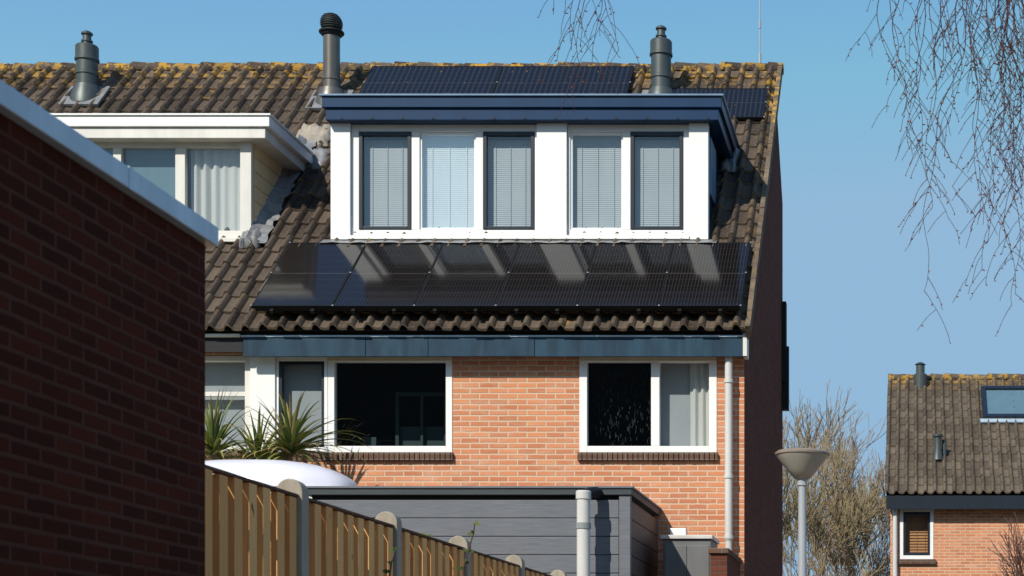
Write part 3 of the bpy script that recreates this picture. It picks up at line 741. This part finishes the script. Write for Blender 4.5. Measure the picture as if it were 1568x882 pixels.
V = [fpt(1.62, 3.27, .11), fpt(2.75, 3.27, .11), fpt(2.75, 4.52, .11), fpt(1.62, 4.52, .11)]; mobj('roof_window_glass', V, [(0, 1, 2, 3)], M['glass'], r)
fbox('roof_window_apron', 1.45, 2.9, 3.0, 3.15, .05, .08, M['coping'], r)
r2 = empty('chimney_flue.002'); lathe('body', .14, 39.6, [(.15, 7.0), (.15, 7.52), (.10, 7.55), (.10, 7.74), (.13, 7.75), (.05, 7.8)], M['flue'], r2)
r2 = empty('vent_pipe.001'); y_, z_ = fpt(.52, 1.4, 0)[1:]; lathe('body', .50, y_, [(.13, z_), (.08, z_+.25), (.08, z_+.5), (.11, z_+.5), (.11, z_+.55)], M['flue'], r2)
lathe('body_b', .64, y_+.1, [(.05, z_), (.05, z_+.45)], M['flue'], r2)

# three-storey terrace behind the camera (reflected in the glass)
r = empty('brick_house.003')
box('walls', -34, 28, -32, -24, GZ, 9.0, M['brick_shaded'], r)
prism_x('roof', -34.3, 28.3, [(-23.6, 8.9), (-28, 14.6), (-32.4, 8.9)], M['tile_far'], r)
boxes('windows', [(x, x+1.6, -24.0, -23.95, z, z+1.3) for x in range(-32, 27, 4) for z in (.2, 3.2, 6.2)], M['sheet_teal'], r)

# ------------------------------------------------------------ trees
def branch(V, F, p, d, r, l, depth, rr, spread, up=0.05, kids=(3, 4), n=4, minr=.006):
    pts = [p]; rad = [r]; q = p.copy(); segs = 4 if depth > 1 else 3
    dd = d.copy(); nodes = []
    for i in range(segs):
        dd = (dd+Vector((rr.uniform(-.16, .16), rr.uniform(-.16, .16), rr.uniform(-.08, .14)+up))).normalized()
        q = q+dd*(l/segs); pts.append(q.copy()); rad.append(max(minr, r*(1-.55*(i+1)/segs))); nodes.append((q.copy(), dd.copy(), rad[-1]))
    addtube(V, F, pts, rad, 6 if r > .06 else n)
    if depth <= 0: return
    for k in range(rr.randint(*kids)):
        q, dq, rq = nodes[-1] if k == 0 else nodes[rr.randint(max(0, segs-3), segs-1)]
        ax = Vector((rr.uniform(-1, 1), rr.uniform(-1, 1), rr.uniform(-1, 1))).normalized()
        ang = spread*rr.uniform(.4, 1.15)*(0.5 if k == 0 else 1)
        nd = (Matrix.Rotation(ang, 3, ax) @ dq).normalized()
        branch(V, F, q, nd, max(minr, rq*.72), l*rr.uniform(.62, .85), depth-1, rr, spread, up, kids, 3, minr)
def bare_tree(name, x, y, h, seed, mat, depth=5, minr=.010, r0=.14):
    rr = random.Random(seed); V, F = [], []
    branch(V, F, Vector((x, y, GZ)), Vector((rr.uniform(-.1, .1), 0, 1)).normalized(), r0, h*.33, depth, rr, .75, .07, (3, 4), 3, minr)
    return mobj(name, V, F, mat)
bare_tree('bare_tree', -2.9, 50, 9.6, 21, M['bark2'], 6)
bare_tree('bare_tree.001', -1.5, 55, 8.0, 22, M['bark'], 6)
bare_tree('bare_tree.002', -4.2, 58, 9.8, 23, M['bark'], 6)
bare_tree('bare_tree.003', -2.0, 44, 4.6, 24, M['bark2'], 5)
bare_tree('bare_tree.004', -.9, 62, 8.4, 26, M['bark'], 5)
bare_tree('bare_shrub', 1.95, 29, 4.0, 27, M['twig'], 5, .006, .05)
bare_tree('bare_shrub.001', -1.1, 33, 3.2, 28, M['bark'], 4, .007, .05)

# birch with hanging twigs
rr = random.Random(77); V, F = [], []; VC, FC = [], []
trunk = [Vector((3.3, 12.6, GZ)), Vector((3.2, 12.6, 2)), Vector((3.25, 12.5, 5)), Vector((3.1, 12.4, 8)), Vector((3.2, 12.3, 11))]
addtube(V, F, trunk, [.2, .16, .13, .09, .03], 10)
def limb(a, b, r0, r1, sag=.4):
    pts = []; n = 10
    for i in range(n+1):
        f = i/n; p = a.lerp(b, f)+Vector((0, 0, sag*math.sin(math.pi*f)))+Vector((rr.uniform(-.03, .03), rr.uniform(-.03, .03), rr.uniform(-.03, .03))); pts.append(p)
    addtube(V, F, pts, [r0+(r1-r0)*i/n for i in range(n+1)], 6)
limb(Vector((3.22, 12.5, 4.6)), Vector((.1, 12.0, 5.5)), .05, .012)
limb(Vector((3.22, 12.5, 5.4)), Vector((.5, 12.1, 5.7)), .05, .012)
limb(Vector((3.15, 12.4, 6.2)), Vector((-.35, 12.0, 5.9)), .05, .010, .5)
limb(Vector((3.15, 12.4, 6.8)), Vector((-2.3, 12.0, 5.45)), .06, .008, 1.0)
K = 12/2640.
def strand(x, y, z, zend, lean, r=.0045, lv=0):
    p = Vector((x, y, z)); d = Vector((lean, rr.uniform(-.15, .15), -1 if lv == 0 else -.6)).normalized(); pts = [p.copy()]; st = .05; n = max(4, int(abs(z-zend)*1.6/st)) if lv == 0 else max(4, int(zend/st)); rad = [r]
    wx = rr.uniform(0, 6)
    for i in range(n):
        d = (d+Vector((math.sin(i*.40+wx)*.10+rr.uniform(-.14, .14), rr.uniform(-.08, .08), -.20))).normalized(); p = p+d*st; pts.append(p.copy())
        if lv < 2 and rr.random() < (.36 if lv == 0 else .14) and i > 1:
            strand(p.x, p.y, p.z, rr.uniform(.08, .38)*(1 if lv == 0 else .5), rr.choice([-1, 1])*rr.uniform(.35, .9), r*.6, lv+1)
        if rr.random() < .30:
            s = Vector((rr.uniform(-1, 1), rr.uniform(-.5, .5), rr.uniform(-1, .1))).normalized(); ln = rr.uniform(.010, .030)
            addtube(VC, FC, [p, p+s*ln*.5, p+s*ln], [.0028, .0048, .001], 4)
        if lv == 0 and p.z < zend: break
    rad = [max(.0020, r*(1-.7*i/len(pts))) for i in range(len(pts))]
    addtube(V, F, pts, rad, 3)
def ZZ(py): return (1075-py)*K
for px, end, lean in ((1352, 60, -.6), (1372, 90, -.5), (1382, 190, -.3), (1402, 215, -.2), (1425, 240, -.1), (1440, 190, .0), (1456, 330, -.1), (1478, 350, .0), (1490, 300, .1), (1500, 450, -.1), (1512, 380, -.1), (1528, 450, -.1), (1540, 260, .1), (1552, 360, .0), (1562, 440, .0), (1575, 330, -.1), (1590, 400, -.2), (1548, 180, -.2), (1520, 150, .2), (1468, 120, .1), (1600, 330, -.2), (1507, 240, 0), (1535, 330, 0), (1558, 230, .1), (1484, 200, -.1), (1448, 90, .1), (1570, 150, 0), (1495, 150, 0), (1525, 200, .1), (1515, 120, -.1), (1545, 130, 0), (1565, 90, .1), (1475, 80, 0), (1580, 260, -.1), (1420, 70, 0), (1532, 100, 0)):
    z0 = rr.uniform(5.05, 5.4); strand((px-1400)*K+.03, 12+rr.uniform(-.35, .35), z0, ZZ(end), lean, .0046)
for px, end, lean in ((905, 85, -.12), (915, 50, .1), (885, 60, -.1), (850, 30, -.2), (925, 70, .05), (893, 85, -.05), (870, 20, .1)):
    z0 = rr.uniform(5.0, 5.2); strand((px-1400)*K, 12+rr.uniform(-.2, .2), z0, ZZ(end), lean, .0038)
br = empty('birch_tree'); mobj('branches', V, F, M['twig'], br); mobj('catkins', VC, FC, M['catkin'], br)

# ------------------------------------------------------------ light, sky, camera
AZ, EL = 28.0, 40.0
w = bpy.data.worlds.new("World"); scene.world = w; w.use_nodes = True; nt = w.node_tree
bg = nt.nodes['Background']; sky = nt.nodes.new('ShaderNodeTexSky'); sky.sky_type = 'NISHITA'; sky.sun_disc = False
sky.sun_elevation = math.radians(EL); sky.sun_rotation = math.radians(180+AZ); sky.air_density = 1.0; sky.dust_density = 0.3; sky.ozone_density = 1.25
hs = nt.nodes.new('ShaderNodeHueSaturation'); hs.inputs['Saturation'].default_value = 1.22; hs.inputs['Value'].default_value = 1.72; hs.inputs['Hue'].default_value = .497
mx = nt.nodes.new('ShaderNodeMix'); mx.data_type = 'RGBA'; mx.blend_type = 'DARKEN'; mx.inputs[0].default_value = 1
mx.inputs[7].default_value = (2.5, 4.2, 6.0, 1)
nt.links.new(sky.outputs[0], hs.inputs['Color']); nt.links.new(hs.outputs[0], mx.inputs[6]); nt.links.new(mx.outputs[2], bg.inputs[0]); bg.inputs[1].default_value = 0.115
sd = bpy.data.lights.new('sun', 'SUN'); sd.energy = 5.0; sd.angle = math.radians(.5); sd.color = (1.0, .95, .86)
so = bpy.data.objects.new('sun', sd); link(so)
a = math.radians(AZ); e = math.radians(EL)
tosun = Vector((-math.sin(a)*math.cos(e), -math.cos(a)*math.cos(e), math.sin(e)))
so.rotation_euler = tosun.to_track_quat('Z', 'Y').to_euler(); so.location = (-10, -10, 20)

cd = bpy.data.cameras.new('camera'); cam = bpy.data.objects.new('camera', cd); link(cam)
cam.location = (0, 0, 0); cam.rotation_euler = (math.radians(90), 0, 0)
cd.sensor_width = 36; cd.lens = 36*2640/1568; cd.shift_x = -616/1568; cd.shift_y = 634/1568
cd.clip_start = .1; cd.clip_end = 2000
cd.dof.use_dof = True; cd.dof.focus_distance = 20.5; cd.dof.aperture_fstop = 5.0
scene.camera = cam
scene.view_settings.view_transform = 'Standard'; scene.view_settings.look = 'None'; scene.view_settings.exposure = 0
